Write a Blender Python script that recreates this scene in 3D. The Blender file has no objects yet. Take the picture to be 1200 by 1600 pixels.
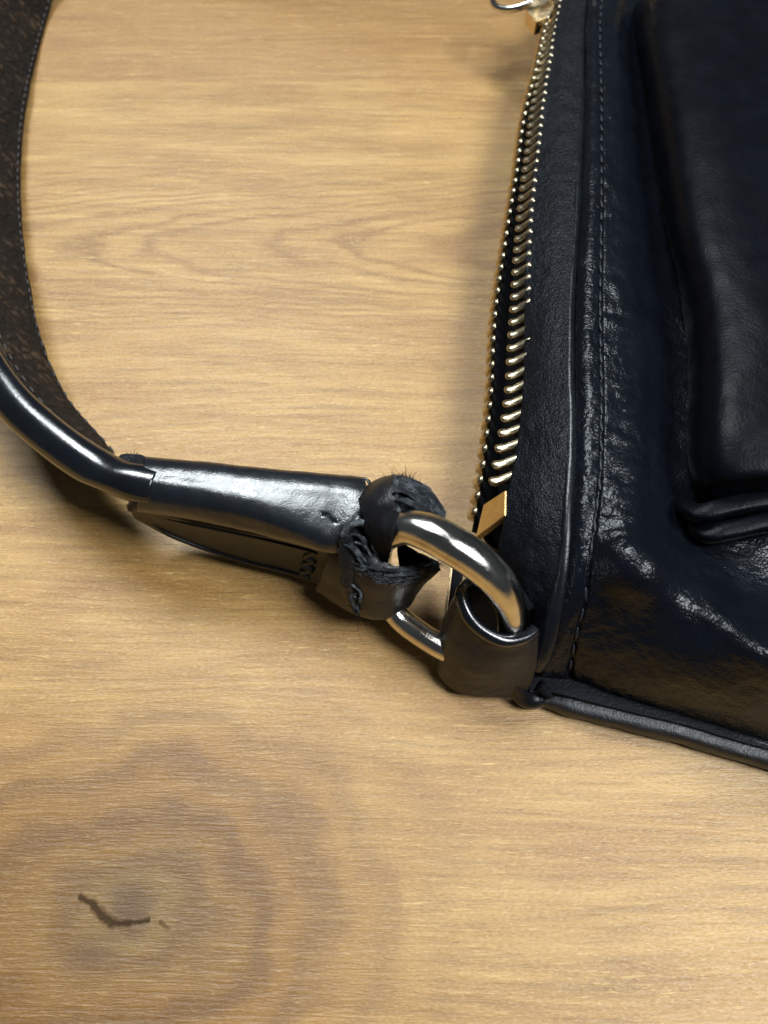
import bpy, bmesh, math, random
from mathutils import Vector, Matrix, noise
random.seed(7)
S = bpy.context.scene
COL = S.collection
CM = 0.01
V3 = Vector

# ------------------------------------------------------------------ camera
TILT = math.radians(28.0); DIST = 21.0; FOC = 1209.0      # FOC in photo pixels (1200x1600)
CAM = V3((0, -DIST*math.sin(TILT), DIST*math.cos(TILT)))  # cm
FWD = V3((0, math.sin(TILT), -math.cos(TILT))); UP = V3((0, math.cos(TILT), math.sin(TILT)))
cam = bpy.data.cameras.new('camera'); camo = bpy.data.objects.new('camera', cam); COL.objects.link(camo)
camo.location = CAM*CM; camo.rotation_euler = (TILT, 0, 0)
cam.sensor_fit = 'VERTICAL'; cam.sensor_height = 24; cam.lens = 24*FOC/1600
cam.clip_start = 0.002; cam.clip_end = 50
cam.dof.use_dof = True; cam.dof.focus_distance = 0.180; cam.dof.aperture_fstop = 12
S.camera = camo

# ------------------------------------------------------------------ light (ceiling panels of an office)
W = bpy.data.worlds.new('World'); S.world = W; W.use_nodes = True
bg = W.node_tree.nodes['Background']; bg.inputs[0].default_value = (0.80, 0.90, 1.0, 1); bg.inputs[1].default_value = 0.05

def panel(name, loc, aim, sx, sy, power, col):
    l = bpy.data.lights.new(name, 'AREA'); l.shape = 'RECTANGLE'; l.size = sx; l.size_y = sy
    l.energy = power; l.color = col
    o = bpy.data.objects.new(name, l); COL.objects.link(o); o.location = loc
    o.rotation_euler = (V3(aim)-V3(loc)).to_track_quat('-Z', 'Y').to_euler()
    return o
panel('ceiling_panel', (-0.46, 1.16, 2.05), (0, 0.02, 0), 1.00, 0.65, 56, (0.89, 0.96, 1.0))
panel('ceiling_panel', (1.05, -0.36, 2.10), (0.05, 0, 0), 0.8, 0.8, 62, (0.91, 0.96, 1.0))

S.view_settings.view_transform = 'Standard'; S.view_settings.look = 'None'
S.view_settings.exposure = 0.04; S.view_settings.gamma = 1.0
S.render.engine = 'CYCLES'

# ------------------------------------------------------------------ helpers
def P(px, py, z):
    """photo pixel + height above the table (cm) -> world point (cm)"""
    d = FWD + V3((1, 0, 0))*((px-600)/FOC) + UP*((800-py)/FOC)
    t = (z-CAM.z)/d.z
    return CAM + d*t
def Q(a):
    return a.copy() if isinstance(a, Vector) else P(*a)
def wv(x, y, z): return V3((x, y, z))

def cr(p0, p1, p2, p3, t):
    """centripetal Catmull-Rom, t in 0..1 between p1 and p2"""
    h0 = max((p1-p0).length, 1e-6)**0.5; h1 = max((p2-p1).length, 1e-6)**0.5; h2 = max((p3-p2).length, 1e-6)**0.5
    m1 = h1*((p1-p0)/h0-(p2-p0)/(h0+h1)+(p2-p1)/h1); m2 = h1*((p2-p1)/h1-(p3-p1)/(h1+h2)+(p3-p2)/h2)
    a = p2-p1
    return p1+m1*t+(3*a-2*m1-m2)*t*t+(m1+m2-2*a)*t**3
def spline(pts, u):
    n = len(pts)-1
    x = min(max(u, 0), 1)*n; i = min(int(x), n-1); t = x-i
    a = pts[i-1] if i > 0 else 2*pts[0]-pts[1]
    b = pts[i+2] if i+2 <= n else 2*pts[n]-pts[n-1]
    return cr(a, pts[i], pts[i+1], b, t)
def resample(pts, n, fine=40):
    """n points equally spaced in arc length on the spline through pts"""
    m = fine*len(pts); fp = [spline(pts, k/m) for k in range(m+1)]
    L = [0.0]
    for k in range(m): L.append(L[-1]+(fp[k+1]-fp[k]).length)
    out = []; j = 0
    for k in range(n):
        s = L[-1]*k/(n-1)
        while j < m-1 and L[j+1] < s: j += 1
        d = L[j+1]-L[j]; f = 0 if d < 1e-9 else (s-L[j])/d
        out.append(fp[j].lerp(fp[j+1], min(f, 1)))
    return out
def length(pts): return sum((b-a).length for a, b in zip(pts, pts[1:]))

def fbm(p, f, o=4): return noise.fractal(p*f, 0.9, 2.1, o, noise_basis='PERLIN_ORIGINAL')

EMPTY = None
def link(name, me, mat, parent=None, smooth=True):
    me.materials.append(mat)
    if smooth:
        for p in me.polygons: p.use_smooth = True
    o = bpy.data.objects.new(name, me); COL.objects.link(o)
    if parent is not None:
        o.parent = parent
        if parent.type == 'EMPTY': o.location = -V3(parent.location)
    return o
def mesh(name, verts, faces, mat, parent=None, smooth=True):
    me = bpy.data.meshes.new(name)
    me.from_pydata([v*CM for v in verts], [], faces); me.update()
    return link(name, me, mat, parent, smooth)
def grid_faces(nr, nc, close_c=False, close_r=False):
    f = []
    for i in range(nr if close_r else nr-1):
        for j in range(nc if close_c else nc-1):
            i2 = (i+1) % nr; j2 = (j+1) % nc
            f.append((i*nc+j, i*nc+j2, i2*nc+j2, i2*nc+j))
    return f
def patch_pts(rows, nr, nc):
    rows = [[Q(a) for a in r] for r in rows]
    R = [[spline(r, j/(nc-1)) for j in range(nc)] for r in rows]
    return [[spline([R[k][j] for k in range(len(R))], i/(nr-1)) for j in range(nc)] for i in range(nr)]
def normals(G):
    nr, nc = len(G), len(G[0]); N = []
    for i in range(nr):
        row = []
        for j in range(nc):
            a = G[min(i+1, nr-1)][j]-G[max(i-1, 0)][j]; b = G[i][min(j+1, nc-1)]-G[i][max(j-1, 0)]
            n = b.cross(a); row.append(n.normalized() if n.length > 1e-9 else V3((0, 0, 1)))
        N.append(row)
    return N
def patch(name, rows, nr, nc, mat, parent=None, disp=None, thick=0, offset=-1, grid=None):
    G = grid or patch_pts(rows, nr, nc)
    if disp:
        N = normals(G)
        if N[nr//2][nc//2].z < -0.2: N = [[-n for n in r] for r in N]
        G = [[G[i][j]+N[i][j]*disp(G[i][j], i/(nr-1), j/(nc-1)) for j in range(nc)] for i in range(nr)]
    o = mesh(name, [p for r in G for p in r], grid_faces(nr, nc), mat, parent)
    if thick:
        m = o.modifiers.new('thickness', 'SOLIDIFY'); m.thickness = thick*CM; m.offset = offset
    return o
def frames(path, up, closed=False):
    n = len(path); F = []
    for i in range(n):
        a = path[(i-1) % n] if (closed or i > 0) else path[0]
        b = path[(i+1) % n] if (closed or i < n-1) else path[-1]
        t = (b-a).normalized(); s = t.cross(up)
        if s.length < 1e-4: s = V3((1, 0, 0))
        s.normalize(); F.append((t, s, s.cross(t).normalized()))
    return F
def tube(name, path, rad, mat, parent=None, up=V3((0, 0, 1)), nseg=12, closed=False, flat=1.0, jit=0.0, caps=True, power=1.0):
    """swept (super)ellipse; rad number or f(u); flat = height/width"""
    F = frames(path, up, closed); n = len(path); vs = []
    for i, p in enumerate(path):
        u = i/(n-1) if not closed else i/n
        r = rad(u) if callable(rad) else rad
        t, s, k = F[i]
        for a in range(nseg):
            an = 2*math.pi*a/nseg; c, d = math.cos(an), math.sin(an)
            c = math.copysign(abs(c)**power, c); d = math.copysign(abs(d)**power, d)
            rr = r*(1+jit*noise.noise(p*2.3+V3((c, d, 0))*1.5)) if jit else r
            vs.append(p + s*(c*rr) + k*(d*rr*flat))
    fs = grid_faces(n, nseg, True, closed)
    if caps and not closed:
        fs.append(tuple(range(nseg))[::-1]); fs.append(tuple((n-1)*nseg+a for a in range(nseg)))
    return mesh(name, vs, fs, mat, parent)
def capsule_mesh(name, L, r, flat=0.8):
    """stitch: rounded short thread along local X, in cm -> m"""
    vs = []; fs = []; ns = 8; prof = [(-.5, .25), (-.42, .75), (-.2, 1), (.2, 1), (.42, .75), (.5, .25)]
    for x, k in prof:
        for a in range(ns):
            an = 2*math.pi*a/ns
            vs.append((x*L*CM, math.cos(an)*r*k*CM, (math.sin(an)*r*k*flat - abs(x)*r*0.8)*CM))
    fs = grid_faces(len(prof), ns, True); fs.append(tuple(range(ns))[::-1]); fs.append(tuple(5*ns+a for a in range(ns)))
    me = bpy.data.meshes.new(name); me.from_pydata(vs, [], fs); me.update()
    for p in me.polygons: p.use_smooth = True
    return me
def place(name, me, parent, origin, X, Z, sx=1.0):
    o = bpy.data.objects.new(name, me); COL.objects.link(o); o.parent = parent
    X = X.normalized(); Y = Z.cross(X).normalized(); Zz = X.cross(Y)
    M = Matrix((X, Y, Zz)).transposed().to_4x4(); M.translation = origin*CM
    o.matrix_local = M @ Matrix.Diagonal((sx, 1, 1, 1))
    return o

# ------------------------------------------------------------------ material helpers
class NT:
    def __init__(s, name):
        s.m = bpy.data.materials.new(name); s.m.use_nodes = True; s.t = s.m.node_tree
        s.b = s.t.nodes['Principled BSDF']
    def n(s, typ, **kw):
        x = s.t.nodes.new('ShaderNode'+typ)
        for k, v in kw.items():
            if k == 'ins':
                for a, b in v.items():
                    if hasattr(b, 'links') or hasattr(b, 'is_linked'): s.t.links.new(b, x.inputs[a])
                    else: x.inputs[a].default_value = b
            else: setattr(x, k, v)
        return x
    def L(s, a, b): s.t.links.new(a, b)
    def math(s, op, a, b=0.0, c=None, clamp=False):
        x = s.n('Math', operation=op, use_clamp=clamp)
        for i, v in enumerate((a, b, c)):
            if v is None: continue
            if isinstance(v, (int, float)): x.inputs[i].default_value = v
            else: s.L(v, x.inputs[i])
        return x.outputs[0]
    def ramp(s, fac, stops, interp='LINEAR'):
        x = s.n('ValToRGB'); x.color_ramp.interpolation = interp
        e = x.color_ramp.elements
        while len(e) < len(stops): e.new(0.5)
        for i, (p, c) in enumerate(stops):
            e[i].position = p; e[i].color = c if len(c) == 4 else (*c, 1)
        s.L(fac, x.inputs[0]); return x.outputs[0]
    def mix(s, fac, a, b, blend='MIX'):
        x = s.n('Mix', data_type='RGBA', blend_type=blend)
        for i, v in ((0, fac), (6, a), (7, b)):
            if isinstance(v, (int, float)): x.inputs[i].default_value = v
            elif isinstance(v, tuple): x.inputs[i].default_value = (*v, 1) if len(v) == 3 else v
            else: s.L(v, x.inputs[i])
        return x.outputs[2]
    def noise(s, vec, scale, detail=3, rough=0.5, dist=0.0, out=0):
        x = s.n('TexNoise', ins={'Scale': scale, 'Detail': detail, 'Roughness': rough, 'Distortion': dist})
        if vec is not None: s.L(vec, x.inputs['Vector'])
        return x.outputs[out]
    def mapping(s, vec, scale=(1, 1, 1), loc=(0, 0, 0), rot=(0, 0, 0)):
        x = s.n('Mapping', ins={'Scale': scale, 'Location': loc, 'Rotation': rot}); s.L(vec, x.inputs[0]); return x.outputs[0]
    def bump(s, h, strength, dist, prev=None):
        x = s.n('Bump', ins={'Strength': strength, 'Distance': dist}); s.L(h, x.inputs['Height'])
        if prev is not None: s.L(prev, x.inputs['Normal'])
        return x.outputs[0]
    def coord(s): return s.n('TexCoord').outputs['Object']

def leather(name, base, rough, pebble=1500, pb=0.5, crease=0.35, crease_scale=260, spec=0.5, coat=0.0, scuff=0.0):
    k = NT(name); c = k.coord()
    wob = k.noise(c, 400, 2, 0.5, out=1)
    cw = k.mix(0.0012, c, wob, 'ADD')
    vor = k.n('TexVoronoi', feature='SMOOTH_F1', ins={'Scale': pebble, 'Smoothness': 0.35}); k.L(cw, vor.inputs['Vector'])
    vor2 = k.n('TexVoronoi', feature='F1', ins={'Scale': pebble*0.45}); k.L(cw, vor2.inputs['Vector'])
    peb = k.math('ADD', k.math('MULTIPLY', vor.outputs[0], -1.0), k.math('MULTIPLY', vor2.outputs[0], -0.5))
    cr_ = k.noise(k.mapping(c, (1, 1.0, 1)), crease_scale, 5, 0.62, 0.6)
    ridg = k.math('ABSOLUTE', k.math('SUBTRACT', cr_, 0.5))
    b1 = k.bump(ridg, crease, 0.0006)
    b2 = k.bump(peb, pb, 0.00022, b1)
    k.L(b2, k.b.inputs['Normal'])
    var = k.noise(c, 90, 4, 0.6)
    col = k.ramp(var, [(0.3, tuple(x*0.7 for x in base)), (0.7, tuple(x*1.35 for x in base))])
    rv = k.math('MULTIPLY_ADD', k.noise(c, 160, 4, 0.6), 0.24, rough-0.12)
    if scuff:
        sc = k.ramp(k.noise(k.mapping(c, (1, 1, 1)), 620, 5, 0.75, 1.2), [(0.60, (0, 0, 0)), (0.74, (1, 1, 1))])
        f = k.math('MULTIPLY', sc, scuff)
        col = k.mix(f, col, (0.07, 0.08, 0.09))
    k.L(col, k.b.inputs['Base Color']); k.L(rv, k.b.inputs['Roughness'])
    k.b.inputs['Specular IOR Level'].default_value = spec
    if coat:
        k.b.inputs['Coat Weight'].default_value = coat; k.b.inputs['Coat Roughness'].default_value = 0.22
    return k.m
def fibre(name, base, scale=900, hi=None, depth=0.0004, cells=0):
    """raw torn leather / suede"""
    k = NT(name); c = k.coord()
    n1 = k.noise(c, scale, 5, 0.7, 1.0); n2 = k.noise(c, scale*0.22, 4, 0.6, 0.5)
    h = k.math('ADD', n1, k.math('MULTIPLY', n2, 1.6))
    if cells:
        vo = k.n('TexVoronoi', feature='DISTANCE_TO_EDGE', ins={'Scale': cells}); k.L(k.mix(0.004, c, k.noise(c, cells*0.8, 3, out=1), 'ADD'), vo.inputs['Vector'])
        h = k.math('ADD', h, k.math('MULTIPLY_ADD', vo.outputs[0], 1.3, -0.28))
    k.L(k.bump(h, 0.8, depth), k.b.inputs['Normal'])
    hi = hi or tuple(x*2.4 for x in base)
    k.L(k.ramp(k.math('MULTIPLY', h, 0.385), [(0.34, tuple(x*0.45 for x in base)), (0.5, base), (0.66, hi)]), k.b.inputs['Base Color'])
    k.b.inputs['Roughness'].default_value = 0.85; k.b.inputs['Specular IOR Level'].default_value = 0.25
    pass
    return k.m
def metal(name, base, rough, scr=0.25):
    k = NT(name); c = k.coord()
    k.b.inputs['Metallic'].default_value = 1.0
    s1 = k.noise(k.mapping(c, (1, 6, 2), rot=(0.3, 0.2, 0.6)), 900, 4, 0.7)
    s2 = k.noise(c, 220, 4, 0.65)
    k.L(k.bump(k.math('ADD', s1, s2), scr, 0.00008), k.b.inputs['Normal'])
    k.L(k.math('MULTIPLY_ADD', s2, 0.22, rough-0.06), k.b.inputs['Roughness'])
    k.L(k.ramp(s2, [(0.3, tuple(x*0.75 for x in base)), (0.65, base)]), k.b.inputs['Base Color'])
    return k.m

BLACK = (0.0034, 0.0046, 0.0072)
M_front = leather('front_leather', BLACK, 0.26, 1600, 0.36, 0.48, 260, 0.25)
M_lip = leather('edge_leather', (0.007, 0.0072, 0.008), 0.50, 1900, 0.3, 0.3, 300, 0.6)
M_zip = leather('zip_panel_leather', (0.0038, 0.0048, 0.007), 0.38, 1900, 0.6, 0.45, 480, 0.14, scuff=0.25)
M_pipe = leather('piping_leather', BLACK, 0.32, 2200, 0.15, 0.2, 300, 0.42)
M_flap = leather('pocket_leather', (0.0022, 0.003, 0.0048), 0.40, 1700, 0.18, 0.15, 200, 0.09)
M_strap = leather('strap_leather', (0.0045, 0.006, 0.0085), 0.19, 2600, 0.07, 0.10, 330, 0.75, coat=0.2)
M_tab = leather('tab_leather', (0.006, 0.008, 0.011), 0.27, 3000, 0.18, 0.04, 420, 0.8, coat=0.28)
M_face = leather('tab_face_leather', (0.0075, 0.008, 0.0095), 0.41, 2300, 0.22, 0.32, 380, 0.42)
M_suede = fibre('brown_suede', (0.012, 0.007, 0.0036), 300, hi=(0.062, 0.037, 0.020), depth=0.0012, cells=260)
M_torn = fibre('torn_black_leather', (0.012, 0.0145, 0.018), 1300, hi=(0.085, 0.098, 0.108))
M_edge = fibre('raw_edge', (0.045, 0.051, 0.056), 1500, hi=(0.20, 0.22, 0.23))
M_ring = metal('polished_nickel', (0.82, 0.78, 0.71), 0.09, 0.5)
M_brass = metal('pale_brass', (0.83, 0.66, 0.40), 0.22, 0.4)
M_tooth = metal('zipper_brass', (0.60, 0.51, 0.35), 0.27, 0.5)
def simple(name, col, rough=0.6, spec=0.3):
    k = NT(name); k.b.inputs['Base Color'].default_value = (*col, 1); k.b.inputs['Roughness'].default_value = rough
    k.b.inputs['Specular IOR Level'].default_value = spec
    h = k.noise(k.coord(), 4000, 2); k.L(k.bump(h, 0.5, 0.0001), k.b.inputs['Normal']); return k.m
M_thread = simple('black_thread', (0.010, 0.013, 0.018), 0.45, 0.4)
M_greythread = simple('grey_thread', (0.045, 0.043, 0.042), 0.6)
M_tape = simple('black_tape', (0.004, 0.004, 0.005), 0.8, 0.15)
M_fuzz = simple('grey_fuzz', (0.095, 0.108, 0.118), 0.8, 0.2)

# ------------------------------------------------------------------ wood laminate table
def wood():
    k = NT('oak_laminate'); c0 = k.coord()
    c = k.n('VectorMath', operation='SCALE'); k.L(c0, c.inputs[0]); c.inputs['Scale'].default_value = 100.0   # cm
    c = c.outputs[0]
    sep = k.n('SeparateXYZ'); k.L(c, sep.inputs[0]); x, y = sep.outputs[0], sep.outputs[1]
    # slow wandering of the grain
    wan = k.math('MULTIPLY', k.math('SUBTRACT', k.noise(k.mapping(c, (0.05, 0.16, 1)), 1, 2, 0.4), 0.5), 2.0)
    yw = k.math('ADD', y, wan)
    # knot field, widened to a soft halo that also paints shade
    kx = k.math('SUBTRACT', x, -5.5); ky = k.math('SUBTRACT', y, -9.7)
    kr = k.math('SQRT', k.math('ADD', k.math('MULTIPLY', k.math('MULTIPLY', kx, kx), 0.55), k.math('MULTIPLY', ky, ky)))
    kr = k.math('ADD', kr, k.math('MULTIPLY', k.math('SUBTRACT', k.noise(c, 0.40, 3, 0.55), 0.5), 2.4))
    knot_shade = k.ramp(k.math('DIVIDE', kr, 8.0), [(0.0, (1, 1, 1)), (0.25, (0.95, 0.95, 0.95)), (0.85, (0, 0, 0))], 'EASE')
    ring = k.math('SINE', k.math('ADD', k.math('MULTIPLY', kr, 6.0), k.math('MULTIPLY', k.noise(c, 0.9, 3), 3.0)))
    # cathedral arches
    ay = k.math('SUBTRACT', y, 10.0)
    ay = k.math('ADD', ay, k.math('MULTIPLY', k.math('SUBTRACT', k.noise(k.mapping(c, (0.12, 0.3, 1)), 1, 3, 0.5), 0.5), 1.6))
    af = k.math('SUBTRACT', x, k.math('MULTIPLY', k.math('MULTIPLY', ay, ay), 1.9))
    af = k.math('ADD', af, k.math('MULTIPLY', k.noise(k.mapping(c, (0.5, 1.3, 1)), 1, 4, 0.6), 3.4))
    arch = k.math('SINE', k.math('ADD', k.math('MULTIPLY', af, 2.0), k.math('SINE', k.math('MULTIPLY', af, 0.83))))
    arch = k.math('POWER', k.math('MULTIPLY_ADD', arch, 0.5, 0.5), 2.6)
    am = k.ramp(k.math('DIVIDE', k.math('ABSOLUTE', ay), 5.0), [(0.0, (1, 1, 1)), (0.50, (0.7, 0.7, 0.7)), (0.9, (0.0, 0.0, 0.0))], 'EASE')
    archv = k.math('MULTIPLY', arch, am)
    # long grain, fine streaks, pores
    v1 = k.n('CombineXYZ'); k.L(x, v1.inputs[0]); k.L(yw, v1.inputs[1]); v1 = v1.outputs[0]
    g1 = k.noise(k.mapping(v1, (0.12, 1.1, 1)), 1, 3, 0.6)
    g2 = k.noise(k.mapping(v1, (0.35, 6.0, 1)), 1, 3, 0.62)
    g3 = k.noise(k.mapping(c, (1.5, 13.0, 1)), 1, 4, 0.70, 0.2)
    g4 = k.noise(k.mapping(c, (9.0, 24.0, 1), rot=(0, 0, 0.2)), 1, 3, 0.75)
    col = k.ramp(g1, [(0.30, (0.325, 0.178, 0.052)), (0.5, (0.415, 0.240, 0.076)), (0.70, (0.490, 0.298, 0.104))])
    blot = k.noise(k.mapping(c, (0.20, 0.55, 1), loc=(3, 1, 0)), 1, 3, 0.55)
    col = k.mix(k.ramp(blot, [(0.46, (0, 0, 0)), (0.74, (0.7, 0.7, 0.7))]), col, (0.300, 0.145, 0.044))
    col = k.mix(k.math('MULTIPLY', archv, 0.90), col, (0.255, 0.128, 0.036))
    # knot colours; the wide brown halo includes painted-in shading
    knot_shade_col = k.ramp(k.math('DIVIDE', kr, 8.0), [(0.0, (0.100, 0.055, 0.017)), (0.10, (0.185, 0.103, 0.026)), (0.22, (0.185, 0.086, 0.017)),
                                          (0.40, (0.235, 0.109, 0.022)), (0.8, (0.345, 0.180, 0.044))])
    knot_shade_col = k.mix(k.math('MULTIPLY_ADD', ring, 0.36, 0.33), knot_shade_col, (0.095, 0.039, 0.009))
    col = k.mix(k.math('MULTIPLY', knot_shade, 0.95), col, knot_shade_col)
    # strip boundary printed in the laminate
    sy = k.math('GREATER_THAN', y, 18.8)
    col = k.mix(k.math('MULTIPLY', sy, 0.55), col, (0.30, 0.150, 0.048))
    # pores and flecks come and go over the sheet
    pat = k.ramp(k.noise(k.mapping(c, (0.25, 0.6, 1), loc=(1, 8, 0)), 1, 3, 0.6), [(0.35, (0.25, 0.25, 0.25)), (0.65, (1, 1, 1))])
    unk = k.math('MULTIPLY_ADD', knot_shade, -0.6, 1.0)
    pat = k.math('MULTIPLY', pat, unk)
    dark = (0.150, 0.083, 0.031)
    col = k.mix(k.math('MULTIPLY', k.ramp(g2, [(0.32, (0.38, 0.38, 0.38)), (0.50, (0, 0, 0))]), unk), col, dark)
    col = k.mix(k.math('MULTIPLY', k.ramp(g2, [(0.55, (0, 0, 0)), (0.74, (0.35, 0.35, 0.35))]), unk), col, (0.64, 0.415, 0.150))
    col = k.mix(k.math('MULTIPLY', k.ramp(g3, [(0.26, (0.70, 0.70, 0.70)), (0.42, (0, 0, 0))]), pat), col, (0.135, 0.074, 0.029))
    col = k.mix(k.math('MULTIPLY', k.ramp(g3, [(0.58, (0, 0, 0)), (0.70, (0.70, 0.70, 0.70))]), pat), col, (0.78, 0.55, 0.24))
    col = k.mix(k.math('MULTIPLY', k.ramp(g4, [(0.53, (0, 0, 0)), (0.70, (0.40, 0.40, 0.40))]), unk), col, (0.70, 0.48, 0.20))
    col = k.mix(k.ramp(g4, [(0.30, (0.50, 0.50, 0.50)), (0.47, (0, 0, 0))]), col, (0.165, 0.088, 0.030))
    # crack in the knot: distance to a few segments
    wn = k.n('SeparateColor'); k.L(k.noise(c, 5, 4, 0.75, out=1), wn.inputs[0])
    wx = k.math('ADD', x, k.math('MULTIPLY', k.math('SUBTRACT', wn.outputs[0], 0.5), 0.20))
    wy = k.math('ADD', y, k.math('MULTIPLY', k.math('SUBTRACT', wn.outputs[1], 0.5), 0.20))
    def seg(a, b, w):
        ax, ay_ = a; bx, by = b; dx, dy = bx-ax, by-ay_; L2 = dx*dx+dy*dy
        px = k.math('SUBTRACT', wx, ax); py = k.math('SUBTRACT', wy, ay_)
        t = k.math('MULTIPLY', k.math('ADD', k.math('MULTIPLY', px, dx/L2), k.math('MULTIPLY', py, dy/L2)), 1.0, clamp=True)
        ex = k.math('SUBTRACT', px, k.math('MULTIPLY', t, dx)); ey = k.math('SUBTRACT', py, k.math('MULTIPLY', t, dy))
        d = k.math('SQRT', k.math('ADD', k.math('MULTIPLY', ex, ex), k.math('MULTIPLY', ey, ey)))
        return k.math('SUBTRACT', 1.0, k.math('DIVIDE', d, w), clamp=True)
    def g(px, py): p = P(px, py, 0); return p.x, p.y
    crk = [(126, 1402), (146, 1413), (158, 1430), (176, 1442), (204, 1443), (232, 1437)]
    s1 = None
    for (a, b), w in zip(zip(crk, crk[1:]), (0.11, 0.17, 0.18, 0.12, 0.085)):
        sg = seg(g(*a), g(*b), w); s1 = sg if s1 is None else k.math('MAXIMUM', s1, sg)
    s1 = k.math('MAXIMUM', s1, k.math('MULTIPLY', seg(g(250, 1440), g(262, 1451), 0.08), 0.6))
    s2 = k.math('MAXIMUM', k.math('MULTIPLY', seg(g(190, 1395), g(208, 1428), 0.55), 0.8), k.math('MULTIPLY', seg(g(133, 1495), g(165, 1478), 0.45), 0.8))
    pn_ = k.noise(c, 6, 3, 0.7)
    s2 = k.math('MULTIPLY', s2, k.math('MULTIPLY_ADD', pn_, 1.6, -0.2, clamp=True))
    s1 = k.ramp(k.math('MULTIPLY', s1, k.math('MULTIPLY_ADD', pn_, 1.0, 0.55)), [(0.18, (0, 0, 0)), (0.80, (1, 1, 1))])
    col = k.mix(k.math('MULTIPLY', s2, 0.75), col, (0.075, 0.044, 0.026))
    col = k.mix(k.math('MULTIPLY', s1, 0.88), col, (0.040, 0.024, 0.015))
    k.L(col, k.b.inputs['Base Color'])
    h = k.math('ADD', k.math('MULTIPLY', g3, 1.0), k.math('MULTIPLY', g4, 0.45))
    h = k.math('ADD', h, k.math('MULTIPLY', g2, 0.5))
    k.L(k.bump(h, 0.50, 0.00045), k.b.inputs['Normal'])
    k.L(k.math('ADD', k.math('MULTIPLY_ADD', g3, 0.25, 0.19), k.math('MULTIPLY', k.math('MAXIMUM', s1, k.math('MULTIPLY', s2, 0.6)), 0.5)), k.b.inputs['Roughness'])
    k.L(k.math('MULTIPLY_ADD', s1, -0.45, 0.5), k.b.inputs['Specular IOR Level'])
    return k.m
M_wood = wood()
me = bpy.data.meshes.new('table_top'); bm = bmesh.new()
bmesh.ops.create_cube(bm, size=1.0); bmesh.ops.scale(bm, vec=(1.6, 1.0, 0.025), verts=bm.verts)
bmesh.ops.translate(bm, vec=(0.1, 0.12, -0.0125), verts=bm.verts)
bmesh.ops.bevel(bm, geom=bm.edges[:], offset=0.003, segments=2, affect='EDGES')
bm.to_mesh(me); bm.free()
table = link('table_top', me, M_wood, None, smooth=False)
table['kind'] = 'structure'; table['label'] = 'light oak wood laminate table top with a dark knot'

# ------------------------------------------------------------------ the handbag
bag = bpy.data.objects.new('handbag', None); COL.objects.link(bag); bag.location = (0.08, 0.05, 0.0)
bag['label'] = 'black leather handbag with torn strap end and open brass zip lying on wood table'
bag['category'] = 'handbag'

# --- curves shared by several parts (photo pixel, height)
B_pts = [wv(7.55, 21.2, 2.5), (912, 0, 2.85), (908, 83, 3.05), (908, 167, 3.2), (904, 250, 3.35), (902, 312, 3.45), (896, 396, 3.5), (891, 479, 3.55),
         (890, 583, 3.6), (892, 650, 3.6), (891, 720, 3.58), (886, 806, 3.48), (882, 872, 3.2), (871, 937, 2.7), (855, 1000, 1.95), (838, 1048, 1.2)]
Bc = [Q(a) for a in B_pts]
A_pts = [wv(6.6, 21.0, 2.3), (874, 4, 2.55), (866, 45, 2.6), (857, 96, 2.7), (846, 167, 2.8), (837, 250, 2.9), (829, 321, 2.95), (824, 396, 3.0), (823, 470, 3.0),
         (822, 540, 3.0), (821, 600, 3.0), (817, 655, 2.98), (810, 700, 2.95), (803, 745, 2.9), (797, 775, 2.85), (795, 812, 2.78)]
Ac = [Q(a) for a in A_pts]
BN = resample(Bc, 400); AN = resample(Ac, 300)

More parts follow.
